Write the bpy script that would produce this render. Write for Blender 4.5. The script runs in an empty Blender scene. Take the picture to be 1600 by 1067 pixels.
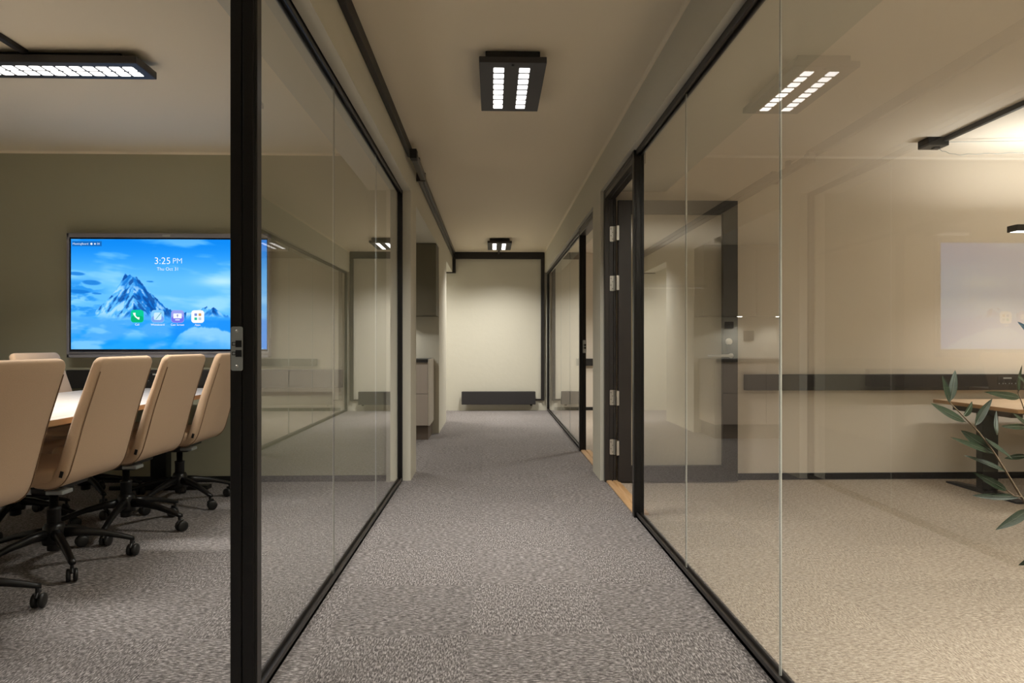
import bpy, bmesh, math, random
from mathutils import Vector, Matrix, noise
C = bpy.context.scene.collection
R = math.radians
PI = math.pi
random.seed(7)

# ------------------------------------------------------------------ view
F = 1066.67
YAW = R(1.664)
EYE = 1.02
def ray(px):                       # X/Y slope of the vertical plane through a pixel column
    return math.tan(math.atan((px - 800) / F) + YAW)
def at(px, py, Y):                 # point on the plane Y=const seen at a pixel
    X = ray(px) * Y
    d = X * math.sin(YAW) + Y * math.cos(YAW)
    return Vector((X, Y, EYE - (py - 538) * d / F))

# ------------------------------------------------------------------ materials
def s2l(c):
    return tuple(((v / 255) / 12.92 if v / 255 <= .04045 else ((v / 255 + .055) / 1.055) ** 2.4) for v in c)
def newmat(name):
    m = bpy.data.materials.new(name); m.use_nodes = True
    nt = m.node_tree
    return m, nt, nt.nodes['Principled BSDF']
def mat(name, col, rough=.5, metal=0, spec=.5, bump=0, bscale=80, vary=0, vscale=6):
    m, nt, p = newmat(name)
    p.inputs['Base Color'].default_value = (*col, 1)
    p.inputs['Roughness'].default_value = rough
    p.inputs['Metallic'].default_value = metal
    p.inputs['Specular IOR Level'].default_value = spec
    N = nt.nodes; L = nt.links
    if bump or vary:
        tc = N.new('ShaderNodeTexCoord')
    if bump:
        n = N.new('ShaderNodeTexNoise'); n.inputs['Scale'].default_value = bscale; n.inputs['Detail'].default_value = 4
        b = N.new('ShaderNodeBump'); b.inputs['Strength'].default_value = bump; b.inputs['Distance'].default_value = .01
        L.new(tc.outputs['Object'], n.inputs['Vector']); L.new(n.outputs['Fac'], b.inputs['Height']); L.new(b.outputs['Normal'], p.inputs['Normal'])
    if vary:
        n = N.new('ShaderNodeTexNoise'); n.inputs['Scale'].default_value = vscale; n.inputs['Detail'].default_value = 3
        mx = N.new('ShaderNodeMix'); mx.data_type = 'RGBA'
        mx.inputs['A'].default_value = (*[c * (1 - vary) for c in col], 1); mx.inputs['B'].default_value = (*[min(1, c * (1 + vary)) for c in col], 1)
        L.new(tc.outputs['Object'], n.inputs['Vector']); L.new(n.outputs['Fac'], mx.inputs['Factor']); L.new(mx.outputs['Result'], p.inputs['Base Color'])
    return m
def emit(name, col, strength):
    m = bpy.data.materials.new(name); m.use_nodes = True; nt = m.node_tree; nt.nodes.clear()
    e = nt.nodes.new('ShaderNodeEmission'); e.inputs['Color'].default_value = (*col, 1); e.inputs['Strength'].default_value = strength
    o = nt.nodes.new('ShaderNodeOutputMaterial'); nt.links.new(e.outputs[0], o.inputs[0])
    return m
def glass(name, tint):
    # flat pane: both faces' reflections are returned by the face that meets the ray first
    m = bpy.data.materials.new(name); m.use_nodes = True; nt = m.node_tree; N = nt.nodes; L = nt.links; N.clear()
    fr = N.new('ShaderNodeFresnel'); fr.inputs['IOR'].default_value = 1.5
    a = N.new('ShaderNodeMath'); a.operation = 'MULTIPLY'; a.inputs[1].default_value = 2
    b = N.new('ShaderNodeMath'); b.operation = 'ADD'; b.inputs[1].default_value = 1
    d = N.new('ShaderNodeMath'); d.operation = 'DIVIDE'
    L.new(fr.outputs[0], a.inputs[0]); L.new(fr.outputs[0], b.inputs[0]); L.new(a.outputs[0], d.inputs[0]); L.new(b.outputs[0], d.inputs[1])
    g = N.new('ShaderNodeNewGeometry')
    inv = N.new('ShaderNodeMath'); inv.operation = 'SUBTRACT'; inv.inputs[0].default_value = 1; L.new(g.outputs['Backfacing'], inv.inputs[1])
    f = N.new('ShaderNodeMath'); f.operation = 'MULTIPLY'; L.new(d.outputs[0], f.inputs[0]); L.new(inv.outputs[0], f.inputs[1])
    t = N.new('ShaderNodeBsdfTransparent'); t.inputs['Color'].default_value = (*tint, 1)
    s = N.new('ShaderNodeBsdfGlossy'); s.inputs['Roughness'].default_value = 0; s.inputs['Color'].default_value = (1, 1, 1, 1)
    mx = N.new('ShaderNodeMixShader'); L.new(f.outputs[0], mx.inputs[0]); L.new(t.outputs[0], mx.inputs[1]); L.new(s.outputs[0], mx.inputs[2])
    o = N.new('ShaderNodeOutputMaterial'); L.new(mx.outputs[0], o.inputs[0])
    return m
def carpet(name, lo, mid, hi):
    # square carpet tiles laid quarter-turn, each with a streaky woven pile
    m, nt, p = newmat(name); N = nt.nodes; L = nt.links
    tc = N.new('ShaderNodeTexCoord'); sep = N.new('ShaderNodeSeparateXYZ'); L.new(tc.outputs['Object'], sep.inputs[0])
    def math_(op, a, b=None, v=None):
        n = N.new('ShaderNodeMath'); n.operation = op
        L.new(a, n.inputs[0])
        if b is not None: L.new(b, n.inputs[1])
        if v is not None: n.inputs[1].default_value = v
        return n.outputs[0]
    ux = math_('MULTIPLY', math_('ADD', sep.outputs[0], v=50.08), v=2); uy = math_('MULTIPLY', math_('ADD', sep.outputs[1], v=50.1), v=2)
    fx = math_('FLOOR', ux); fy = math_('FLOOR', uy)
    par = math_('MODULO', math_('ADD', fx, fy), v=2)
    cell = N.new('ShaderNodeCombineXYZ'); L.new(fx, cell.inputs[0]); L.new(fy, cell.inputs[1])
    wn = N.new('ShaderNodeTexWhiteNoise'); wn.noise_dimensions = '2D'; L.new(cell.outputs[0], wn.inputs['Vector'])
    outs = []
    for sx, sy in ((46, 165), (205, 50)):
        mp = N.new('ShaderNodeMapping'); mp.inputs['Scale'].default_value = (sx, sy, 1); L.new(tc.outputs['Object'], mp.inputs[0])
        n = N.new('ShaderNodeTexNoise'); n.inputs['Scale'].default_value = 1; n.inputs['Detail'].default_value = 3.5; n.inputs['Roughness'].default_value = .7; n.inputs['Distortion'].default_value = .35
        L.new(mp.outputs[0], n.inputs['Vector']); outs.append(n.outputs['Fac'])
    mx = N.new('ShaderNodeMix'); L.new(par, mx.inputs['Factor']); L.new(outs[0], mx.inputs['A']); L.new(outs[1], mx.inputs['B'])
    cr = N.new('ShaderNodeValToRGB'); e = cr.color_ramp.elements
    e[0].position = .365; e[0].color = (*lo, 1); e[1].position = .665; e[1].color = (*hi, 1)
    k = cr.color_ramp.elements.new(.5); k.color = (*mid, 1)
    L.new(mx.outputs['Result'], cr.inputs[0])
    hs = N.new('ShaderNodeHueSaturation'); L.new(cr.outputs[0], hs.inputs['Color'])
    mr = N.new('ShaderNodeMapRange'); mr.inputs['To Min'].default_value = .94; mr.inputs['To Max'].default_value = 1.06
    L.new(wn.outputs['Value'], mr.inputs['Value']); L.new(mr.outputs[0], hs.inputs['Value'])
    L.new(hs.outputs[0], p.inputs['Base Color'])
    b = N.new('ShaderNodeBump'); b.inputs['Strength'].default_value = .5; b.inputs['Distance'].default_value = .004
    L.new(mx.outputs['Result'], b.inputs['Height']); L.new(b.outputs[0], p.inputs['Normal'])
    p.inputs['Roughness'].default_value = .95; p.inputs['Specular IOR Level'].default_value = .1
    p.inputs['Sheen Weight'].default_value = .35; p.inputs['Sheen Roughness'].default_value = .4; p.inputs['Sheen Tint'].default_value = (*hi, 1)
    return m
def wood(name, a, b, axis='Y', scale=6):
    m, nt, p = newmat(name); N = nt.nodes; L = nt.links
    tc = N.new('ShaderNodeTexCoord'); mp = N.new('ShaderNodeMapping')
    mp.inputs['Scale'].default_value = {'Y': (scale * 9, scale * .7, scale * 9), 'X': (scale * .7, scale * 9, scale * 9)}[axis]
    L.new(tc.outputs['Object'], mp.inputs[0])
    n = N.new('ShaderNodeTexNoise'); n.inputs['Scale'].default_value = 1; n.inputs['Detail'].default_value = 5; n.inputs['Distortion'].default_value = .4
    L.new(mp.outputs[0], n.inputs['Vector'])
    cr = N.new('ShaderNodeValToRGB'); e = cr.color_ramp.elements
    e[0].position = .35; e[0].color = (*a, 1); e[1].position = .68; e[1].color = (*b, 1)
    L.new(n.outputs['Fac'], cr.inputs[0]); L.new(cr.outputs[0], p.inputs['Base Color'])
    p.inputs['Roughness'].default_value = .42
    return m
def fabric(name, col):
    m, nt, p = newmat(name); N = nt.nodes; L = nt.links
    tc = N.new('ShaderNodeTexCoord')
    w = N.new('ShaderNodeTexNoise'); w.inputs['Scale'].default_value = 420; w.inputs['Detail'].default_value = 2
    L.new(tc.outputs['Object'], w.inputs['Vector'])
    mx = N.new('ShaderNodeMix'); mx.data_type = 'RGBA'
    mx.inputs['A'].default_value = (*[c * .86 for c in col], 1); mx.inputs['B'].default_value = (*[c * 1.12 for c in col], 1)
    L.new(w.outputs['Fac'], mx.inputs['Factor']); L.new(mx.outputs['Result'], p.inputs['Base Color'])
    b = N.new('ShaderNodeBump'); b.inputs['Strength'].default_value = .25; b.inputs['Distance'].default_value = .002
    L.new(w.outputs['Fac'], b.inputs['Height']); L.new(b.outputs[0], p.inputs['Normal'])
    p.inputs['Roughness'].default_value = .85; p.inputs['Specular IOR Level'].default_value = .2
    p.inputs['Sheen Weight'].default_value = .15
    return m

M = {}
M['paint'] = mat('wall paint', (.61, .585, .490), .75, bump=.22, bscale=11, spec=.3)
M['paint_warm'] = mat('warm wall paint', (.69, .622, .53), .75, bump=.1, bscale=14, spec=.3)
M['sage'] = mat('sage wall paint', (.37, .36, .26), .75, bump=.25, bscale=11, spec=.3)
M['ceil'] = mat('ceiling paint', (.81, .725, .565), .8, bump=.06, bscale=18, spec=.3)
M['ceil_warm'] = mat('warm ceiling paint', (.76, .70, .605), .8, bump=.06, bscale=18, spec=.3)
M['carpet'] = carpet('grey carpet tiles', (.048, .044, .043), (.156, .142, .137), (.48, .445, .435))
M['carpet_beige'] = carpet('beige carpet tiles', (.19, .152, .118), (.36, .302, .242), (.60, .525, .435))
M['black'] = mat('black lacquered metal', (.0055, .005, .0048), .34, spec=.4)
M['alu_dark'] = mat('dark bronze aluminium', (.019, .0155, .014), .36, metal=.0, spec=.5)
M['black_matt'] = mat('matt black', (.012, .011, .0105), .6, spec=.35)
M['trunk'] = mat('black cable duct plastic', (.011, .009, .008), .5)
M['charcoal'] = mat('charcoal enamel', (.028, .026, .027), .5, bump=.02)
M['glass'] = glass('partition glass', (.975, .98, .965))
M['edge'] = mat('polished glass edge', (.66, .68, .62), .3, spec=.8)
M['edge_dark'] = mat('dark glass joint', (.02, .022, .02), .2)
M['oak'] = wood('light oak', (.42, .30, .20), (.58, .44, .32), 'Y')
M['oak_x'] = wood('light oak across', (.46, .32, .20), (.62, .47, .33), 'X')
M['oak_edge'] = wood('oak edge band', (.36, .20, .085), (.45, .27, .13), 'Y', 3)
M['oak_sill'] = wood('oak threshold', (.46, .27, .12), (.60, .38, .20), 'Y', 4)
M['fabric'] = fabric('beige wool upholstery', (.60, .42, .275))
M['thread'] = mat('seam thread', (.27, .17, .10), .9)
M['steel'] = mat('brushed steel', (.62, .62, .60), .3, metal=1, bump=.05, bscale=200)
M['steel_sat'] = mat('satin zinc', (.42, .45, .45), .4, metal=.7)
M['chrome'] = mat('chrome', (.7, .7, .7), .12, metal=1)
M['plastic'] = mat('black plastic', (.012, .0115, .011), .42)
M['bezel'] = mat('grey display bezel', (.26, .26, .29), .4, metal=.2)
M['cab'] = mat('taupe cabinet front', (.43, .37, .315), .55)
M['cab_light'] = mat('pale cabinet side', (.52, .47, .39), .5)
M['cab_dark'] = mat('olive cabinet front', (.12, .105, .066), .6)
M['plinth'] = mat('brown plinth', (.13, .098, .075), .6)
M['worktop'] = mat('black laminate worktop', (.016, .015, .014), .4)
M['switch'] = mat('grey green switch plastic', (.095, .105, .092), .45)
M['white'] = mat('white plastic', (.75, .72, .66), .4)
M['leaf'] = mat('olive leaf', (.014, .027, .0115), .5, spec=.25, vary=.35, vscale=25)
M['bark'] = mat('olive bark', (.16, .11, .065), .8, bump=.4, bscale=60, vary=.3)
M['soil'] = mat('dark soil', (.03, .022, .016), .95, bump=.8, bscale=60, vary=.4)
M['pot'] = mat('grey concrete pot', (.25, .24, .22), .8, bump=.2, bscale=40)
M['cell'] = emit('lamp cell', (1, .97, .93), 3.4)
M['cell_spot'] = emit('spot lens', (1, .95, .86), 14)
M['dark_hole'] = mat('dark recess', (.004, .004, .004), .8)

# ------------------------------------------------------------------ mesh tools
class MB:
    def __init__(s): s.v = []; s.f = []; s.m = []; s.sm = []
    def add(s, bm, mi=0, smooth=False):
        bm.verts.ensure_lookup_table(); n = len(s.v)
        for i, v in enumerate(bm.verts): v.index = i; s.v.append(tuple(v.co))
        for f in bm.faces: s.f.append([n + v.index for v in f.verts]); s.m.append(mi); s.sm.append(smooth)
        bm.free(); return s
    def raw(s, vs, fs, mi=0, smooth=False):
        n = len(s.v); s.v += [tuple(v) for v in vs]
        for f in fs: s.f.append([n + i for i in f]); s.m.append(mi); s.sm.append(smooth)
        return s
    def box(s, lo, hi, bev=0, mi=0, seg=2, rot=None, piv=None):
        bm = bmesh.new(); bmesh.ops.create_cube(bm, size=1)
        c = [(a + b) / 2 for a, b in zip(lo, hi)]; d = [abs(b - a) for a, b in zip(lo, hi)]
        bmesh.ops.scale(bm, vec=d, verts=bm.verts); 
        if bev: bmesh.ops.bevel(bm, geom=list(bm.edges), offset=min(bev, min(d) * .45), segments=seg, affect='EDGES', profile=.5)
        bmesh.ops.translate(bm, vec=c, verts=bm.verts)
        if rot is not None: bmesh.ops.rotate(bm, cent=piv or c, matrix=rot, verts=bm.verts)
        return s.add(bm, mi)
    def prism(s, pts, fn, a, b, mi=0):
        # 2D outline pts extruded from a to b; fn(u, v, t) -> xyz
        n = len(pts); vs = [fn(u, v, a) for u, v in pts] + [fn(u, v, b) for u, v in pts]
        fs = [list(range(n))[::-1], list(range(n, 2 * n))] + [[i, (i + 1) % n, n + (i + 1) % n, n + i] for i in range(n)]
        return s.raw(vs, fs, mi)
    def tube(s, pts, r, n=10, mi=0, caps=True):
        pts = [Vector(p) for p in pts]; rs = r if isinstance(r, (list, tuple)) else [r] * len(pts)
        vs = []; fs = []; up = None
        for i, p in enumerate(pts):
            t = (pts[min(i + 1, len(pts) - 1)] - pts[max(i - 1, 0)]).normalized()
            if up is None: up = t.orthogonal().normalized()
            up = (up - t * up.dot(t)).normalized(); q = t.cross(up)
            for k in range(n):
                a = 2 * PI * k / n; vs.append(p + (up * math.cos(a) + q * math.sin(a)) * rs[i])
        for i in range(len(pts) - 1):
            for k in range(n):
                fs.append([i * n + k, i * n + (k + 1) % n, (i + 1) * n + (k + 1) % n, (i + 1) * n + k])
        s.raw(vs, fs, mi, True)
        if caps: s.raw(vs[:n], [list(range(n))[::-1]], mi); s.raw(vs[-n:], [list(range(n))], mi)
        return s
    def lathe(s, prof, c, axis='Z', n=24, mi=0, smooth=True):
        vs = []; fs = []; m = len(prof)
        for k in range(n):
            a = 2 * PI * k / n
            for r, h in prof:
                x, y = r * math.cos(a), r * math.sin(a)
                vs.append({'Z': (c[0] + x, c[1] + y, c[2] + h), 'Y': (c[0] + x, c[1] + h, c[2] + y), 'X': (c[0] + h, c[1] + x, c[2] + y)}[axis])
        for k in range(n):
            for j in range(m - 1):
                a, b = k * m + j, ((k + 1) % n) * m + j
                fs.append([a, b, b + 1, a + 1])
        return s.raw(vs, fs, mi, smooth)
    def build(s, name, mats, parent=None, loc=None):
        me = bpy.data.meshes.new(name); me.from_pydata(s.v, [], s.f)
        for m in (mats if isinstance(mats, (list, tuple)) else [mats]): me.materials.append(m)
        me.polygons.foreach_set('material_index', s.m); me.polygons.foreach_set('use_smooth', s.sm)
        bm = bmesh.new(); bm.from_mesh(me); bmesh.ops.recalc_face_normals(bm, faces=bm.faces); bm.to_mesh(me); bm.free()
        o = bpy.data.objects.new(name, me); C.objects.link(o)
        if loc: o.location = loc
        if parent is not None:
            o.parent = parent
        return o
def tag(o, label=None, cat=None, group=None, kind=None):
    for k, v in (('label', label), ('category', cat), ('group', group), ('kind', kind)):
        if v: o[k] = v
    return o
def empty(name, loc=(0, 0, 0), label=None, cat=None, group=None, kind=None, rz=0):
    o = bpy.data.objects.new(name, None); C.objects.link(o); o.location = loc; o.rotation_euler.z = rz; o.empty_display_size = .1
    return tag(o, label, cat, group, kind)
def copy_tree(o, parent=None):
    c = o.copy(); C.objects.link(c)
    if parent is not None: c.parent = parent
    for ch in list(o.children): copy_tree(ch, c)
    return c
def rrect(cx, cy, w, h, r, n=4):
    pts = []
    for sx, sy, a0 in ((1, 1, 0), (-1, 1, 90), (-1, -1, 180), (1, -1, 270)):
        for k in range(n + 1):
            a = R(a0 + 90 * k / n); pts.append((cx + sx * (w / 2 - r) + r * math.cos(a), cy + sy * (h / 2 - r) + r * math.sin(a)))
    return pts
XZ = lambda u, v, t: (u, t, v)
XY = lambda u, v, t: (u, v, t)
YZ = lambda u, v, t: (t, u, v)
def area(name, parent, loc, sx, sy, power, spread=120, rot=(0, 0, 0), col=(1, .965, .905)):
    d = bpy.data.lights.new(name, 'AREA'); d.shape = 'RECTANGLE'; d.size = sx; d.size_y = sy; d.energy = power; d.spread = R(spread); d.color = col
    o = bpy.data.objects.new(name, d); C.objects.link(o); o.location = loc; o.rotation_euler = rot
    if parent is not None: o.parent = parent
    return o
def struct(name, mb, m, label=None, parent=None):
    o = mb.build(name, m, parent)
    if parent is None: tag(o, label, None, None, 'structure')
    return o

# ------------------------------------------------------------------ key planes
CEIL = 2.44
XL, XR = -.61, .81           # corridor wall faces
GL, GR = -.69, .868          # glass planes
YB_L, YB_R = 5.13, 5.09      # back walls of the two front rooms
YF = 10.54                   # far wall

# ------------------------------------------------------------------ setting
b = MB().box((-4.4, -3.1, -.1), (.868, 10.7, 0)); struct('floor', b, M['carpet'], 'grey streaked carpet tiles of the corridor and meeting room')
b = MB().box((.868, -3.1, -.1), (5.1, 10.7, 0)); struct('floor', b, M['carpet_beige'], 'beige carpet behind the glass with the open door')
b = MB().box((-4.4, -3.1, CEIL), (1.0, 10.7, CEIL + .1)); struct('ceiling', b, M['ceil'], 'beige painted ceiling over corridor and meeting room')
b = MB().box((1.0, -3.1, CEIL), (5.1, 10.7, CEIL + .1)); struct('ceiling', b, M['ceil_warm'], 'warm beige ceiling over the room with the desk')
# corridor wall on the meeting room side: lintel, pier, niche header, pier, far header
b = MB()
b.box((-.92, -3, 2.17), (XL, YB_L, CEIL)); b.box((-4.3, YB_L, 0), (XL, 5.5, CEIL))
b.box((-2.4, 5.5, 2.13), (XL, 7.85, CEIL)); b.box((-2.5, 7.85, 0), (XL, 9.1, CEIL)); b.box((-.80, 9.1, 2.13), (XL, YF, CEIL))
b.box((-.785, 5.085, 0), (-.712, YB_L - .008, 2.17))
k = MB().box((-4.3, YB_L - .008, 0), (-.725, YB_L, CEIL)); struct('wall_display', k, M['sage'], 'sage green back wall of the meeting room behind the display')
struct('wall_left', b, M['paint'], 'olive beige wall with glass partition and kitchen niche')
b = MB().box((-2.5, 5.5, 0), (-2.4, 7.85, CEIL)).box((-2.6, 9.1, 0), (-2.5, YF, CEIL))
struct('wall_niche', b, M['paint'], 'end walls of the kitchen niche and side passage')
b = MB()
b.box((XR, -3, 2.165), (1.30, YB_R, CEIL)); b.box((XR, YB_R, 0), (.84, 5.47, CEIL)); b.box((XR, 5.47, 2.13), (1.05, YF, CEIL))
struct('wall_right', b, M['paint'], 'beige wall and pier beside the open glass door')
b = MB().box((.84, YB_R, 0), (5.0, 5.47, CEIL)); struct('wall_desk_room', b, M['paint_warm'], 'warm beige back wall behind the desk')
b = MB().box((-2.5, YF, 0), (.85, 10.7, CEIL)); struct('wall_far', b, M['paint'], 'pale wall closing the corridor above the radiator')
b = MB().box((.85, YF, 0), (5.0, 10.7, CEIL)); struct('wall_far', b, M['paint_warm'], 'back wall of the far glazed room')
b = MB().box((-4.4, -3, 0), (-4.3, 5.5, CEIL)).box((5.0, -3, 0), (5.1, 10.7, CEIL)).box((-4.4, -3.1, 0), (5.1, -3, CEIL))
struct('wall_outer', b, M['paint'], 'outer walls out of view')
b = MB().box((-4.3, YB_L - .021, 0), (-.785, YB_L - .009, .045), .003); struct('baseboard_left', b, M['black_matt'], 'black skirting under the wall display')
b = MB().box((1.0, YB_R - .012, 0), (5.0, YB_R - .001, .05), .003); struct('baseboard_right', b, M['black_matt'], 'black skirting behind the desk')
b = MB().box((.95, YF - .012, 0), (5.0, YF - .001, .05), .003); struct('baseboard_far', b, M['black_matt'], 'black skirting in the far glazed room')

def bead(name, a, b2, d1_, d2_, m, label):
    # small filler bead in a wall to ceiling corner, rounded section of three faces
    a, b2, u, v = Vector(a), Vector(b2), Vector(d1_), Vector(d2_); r = .016
    sec = [u * 0, u * r, u * r * .62 + v * r * .18, u * r * .18 + v * r * .62, v * r]
    vs = [a + q for q in sec] + [b2 + q for q in sec]; n = len(sec)
    mb = MB().raw(vs, [list(range(n)), list(range(n, 2 * n))] + [[i, (i + 1) % n, n + (i + 1) % n, n + i] for i in range(n)])
    tag(mb.build(name, m), label, None, None, 'structure')
bead('trim_1', (XR, -2.9, CEIL), (XR, YF, CEIL), (-1, 0, 0), (0, 0, -1), M['ceil'], 'painted filler bead where the door side wall meets the ceiling')
bead('trim_2', (-4.29, YB_L - .008, CEIL), (-.92, YB_L - .008, CEIL), (0, -1, 0), (0, 0, -1), M['ceil'], 'painted filler bead above the wall display')
bead('trim_3', (1.30, YB_R, CEIL), (4.99, YB_R, CEIL), (0, -1, 0), (0, 0, -1), M['ceil_warm'], 'painted filler bead above the desk room back wall')
# ------------------------------------------------------------------ glass partitions
def pane(parent, xg, y0, y1, z0, z1, gap=.0016):
    t = .0042
    mb = MB(); y0 += gap; y1 -= gap
    vs = [(xg - t, y0, z0), (xg + t, y0, z0), (xg + t, y1, z0), (xg - t, y1, z0), (xg - t, y0, z1), (xg + t, y0, z1), (xg + t, y1, z1), (xg - t, y1, z1)]
    mb.raw(vs, [[0, 3, 7, 4], [1, 2, 6, 5], [0, 1, 2, 3], [4, 5, 6, 7]], 0)
    mb.raw(vs, [[0, 1, 5, 4]], 1)
    q = xg - t if xg > 0 else xg + t; q2 = q + (.0024 if xg > 0 else -.0024)
    mb.raw([(q, y1, z0), (q2, y1, z0), (q2, y1, z1), (q, y1, z1)], [[0, 1, 2, 3]], 2)
    return mb.build('glass_pane', [M['glass'], M['edge'], M['edge_dark']], parent)
def track(parent, name, x0, x1, y0, y1, z0, z1, up=True):
    # U profile: two lips with a glazing groove between them
    mb = MB(); xm = (x0 + x1) / 2; h = z1 - z0
    if up:
        mb.box((x0, y0, z0), (x1, y1, z0 + h * .55), .0015); mb.box((x0, y0, z0), (xm - .009, y1, z1), .003); mb.box((xm + .009, y0, z0), (x1, y1, z1), .003)
    else:
        mb.box((x0, y0, z1 - h * .55), (x1, y1, z1), .0015); mb.box((x0, y0, z0), (xm - .009, y1, z1), .003); mb.box((xm + .009, y0, z0), (x1, y1, z1), .003)
    return mb.build(name, M['alu_dark'], parent)
def jamb(parent, x0, x1, y0, y1, z1, name='jamb', m=None):
    mb = MB(); d = y1 - y0; w = x1 - x0
    mb.box((x0, y0 + .006, .0), (x1, y1, z1), .002)
    mb.box((x0, y0, 0), (x0 + w * .44, y0 + .01, z1), .002); mb.box((x0 + w * .50, y0 + .002, 0), (x1 - .004, y0 + .01, z1), .002)
    return mb.build(name, m or M['black'], parent)
def strike_plate(parent, xc, y, zc, w, h, hook=-1):
    mb = MB(); mb.prism(rrect(xc, zc, w, h, .006), XZ, y - .002, y, 0)
    for dz in (.0135, -.0135):
        mb.box((xc - w * .10, y - .0035, zc + dz - .0095), (xc + w * .40, y - .0015, zc + dz + .0095), 0, 1)
        mb.box((xc - w * .40, y - .0035, zc + dz - .005), (xc - w * .12, y - .0015, zc + dz + .005), 0, 1)
        mb.box((xc - w * .32, y - .0045, zc + dz - .0028), (xc - w * .12, y - .003, zc + dz + .0028), 0, 0)
    for dz in (h * .40, -h * .40):
        mb.lathe([(0, -.0032), (.004, -.0032), (.0045, -.002)], (xc, y, zc + dz), 'Y', 12, 2)
    o = mb.build('strike_plate', [M['steel_sat'], M['dark_hole'], M['steel']], parent); o['label'] = 'satin metal strike plate with two keeps'
    return o
w1 = empty('window_1', (0, 0, 0), 'frameless glass partition of the meeting room with black tracks', None, None, 'structure')
JY = 1.94
for y0, y1 in ((JY + .05, 2.99), (2.99, 4.07), (4.07, 5.095)): pane(w1, GL, y0, y1, .022, 2.147)
for y0, y1 in ((-2.0, -.98), (-.98, .05), (.05, .93)): pane(w1, GL, y0, y1, .022, 2.147)
for y0, y1 in ((JY + .05, 5.095), (-2.0, .93)):
    track(w1, 'bottom_track', -.708, -.670, y0, y1, 0, .030); track(w1, 'top_track', -.706, -.670, y0, y1, 2.14, 2.17, False)
MB().box((-.706, -.04 + 2.14 - 2.14 + .93, 2.10), (-.670, JY, 2.17), .003).build('head_frame', M['black'], w1)
j = jamb(w1, -.736, -.667, JY, JY + .05, 2.17); strike_plate(j, -.7165, JY, 1.008, .033, .124)
MB().box((-.6685, JY + .012, 0), (-.6645, JY + .048, 2.17), .001).build('cover_strip', M['alu_dark'], w1)
jamb(w1, -.736, -.667, .90, .93, 2.17); MB().box((-.708, 5.095, 0), (-.668, 5.128, 2.17), .003).build('jamb', M['black'], w1)
w2 = empty('window_2', (0, 0, 0), 'frameless glass partition of the desk room with black tracks', None, None, 'structure')
for y0, y1 in ((-2.0, -.98), (-.98, .02), (.02, 1.02), (1.02, 2.03), (2.03, 3.03), (3.03, 4.0)): pane(w2, GR, y0, y1, .022, 2.142)
track(w2, 'bottom_track', .848, .888, -2, 4.0, 0, .030); track(w2, 'top_track', .846, .886, -2, 4.0, 2.133, 2.165, False)
MB().box((.834, 4.0, 0), (.896, 4.045, 2.165), .003).box((.834, 4.002, 0), (.846, 3.994, 2.165), .002).box((.874, 4.002, 0), (.882, 3.996, 2.165), .002).build('jamb', M['black'], w2)
w3 = empty('window_3', (0, 0, 0), 'glass partition of the far room next to the radiator wall', None, None, 'structure')
for y0, y1 in ((6.56, 7.58), (7.58, 8.57), (8.57, 9.57), (9.57, 10.5)): pane(w3, GR, y0, y1, .022, 2.11)
track(w3, 'bottom_track', .848, .888, 6.55, 10.5, 0, .030); track(w3, 'top_track', .846, .886, 6.55, 10.5, 2.10, 2.13, False)
j = jamb(w3, .834, .898, 6.50, 6.55, 2.13); strike_plate(j, .882, 6.50, 1.0, .034, .124)
MB().box((.846, 10.5, 0), (.888, 10.538, 2.13), .003).build('jamb', M['black'], w3)
MB().box((.836, 5.48, 2.06), (.91, 6.50, 2.13), .004).box((.832, 5.48, 2.105), (.84, 6.5, 2.12), .002).build('head_frame', M['alu_dark'], w3)
MB().box((.834, 5.472, 0), (.91, 5.52, 2.13), .003).build('jamb', M['black'], w3)

# ------------------------------------------------------------------ door frame + open door + thresholds
d1 = empty('door_1', (.925, 5.0, 0), 'open black framed glass door standing against the back wall', None, None, 'structure')
def dl(mb, name, m): return mb.build(name, m, d1)
LX, RX, DZ0, DZ1 = 0, .885, .012, 2.078
yf, yb = -.02, .02
mb = MB().box((LX, yf, DZ0), (LX + .095, yb, DZ1), .002).box((RX - .11, yf, DZ0), (RX, yb, DZ1), .002)
mb.box((LX + .095, yf, DZ1 - .10), (RX - .11, yb, DZ1), .002).box((LX + .095, yf, DZ0), (RX - .11, yb, DZ0 + .115), .002)
dl(mb, 'door_frame', M['alu_dark'])
mb = MB(); vs = [(LX + .095, -.004, DZ0 + .11), (RX - .11, -.004, DZ0 + .11), (RX - .11, -.004, DZ1 - .10), (LX + .095, -.004, DZ1 - .10)]
vs += [(x, .004, z) for x, y, z in vs]
mb.raw(vs, [[0, 1, 2, 3], [7, 6, 5, 4], [0, 4, 5, 1], [1, 5, 6, 2], [2, 6, 7, 3], [3, 7, 4, 0]]); dl(mb, 'glass_pane', M['glass'])
hz = .937; hx = .83
mb = MB().prism(rrect(hx - .002, hz + .03, .058, .105, .012), XZ, -.030, -.0205)
dl(mb, 'lock_plate', M['charcoal'])
mb = MB().tube([(hx, -.03, hz), (hx, -.055, hz), (hx - .012, -.062, hz), (hx - .12, -.062, hz), (hx - .155, -.060, hz), (hx - .178, -.050, hz - .002)], [.011, .011, .010, .0095, .0095, .009], 12)
mb.lathe([(0, -.0352), (.017, -.035), (.019, -.0302)], (hx, 0, hz), 'Y', 20)
o = dl(mb, 'door_handle', M['steel']); o['label'] = 'brushed steel lever handle'
mb = MB().lathe([(0, -.026), (.024, -.026), (.026, -.0205)], (hx - .012, 0, 1.040), 'Y', 28)
o = dl(mb, 'reader_disc', M['white']); o['label'] = 'round white disc above the handle'
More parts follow.
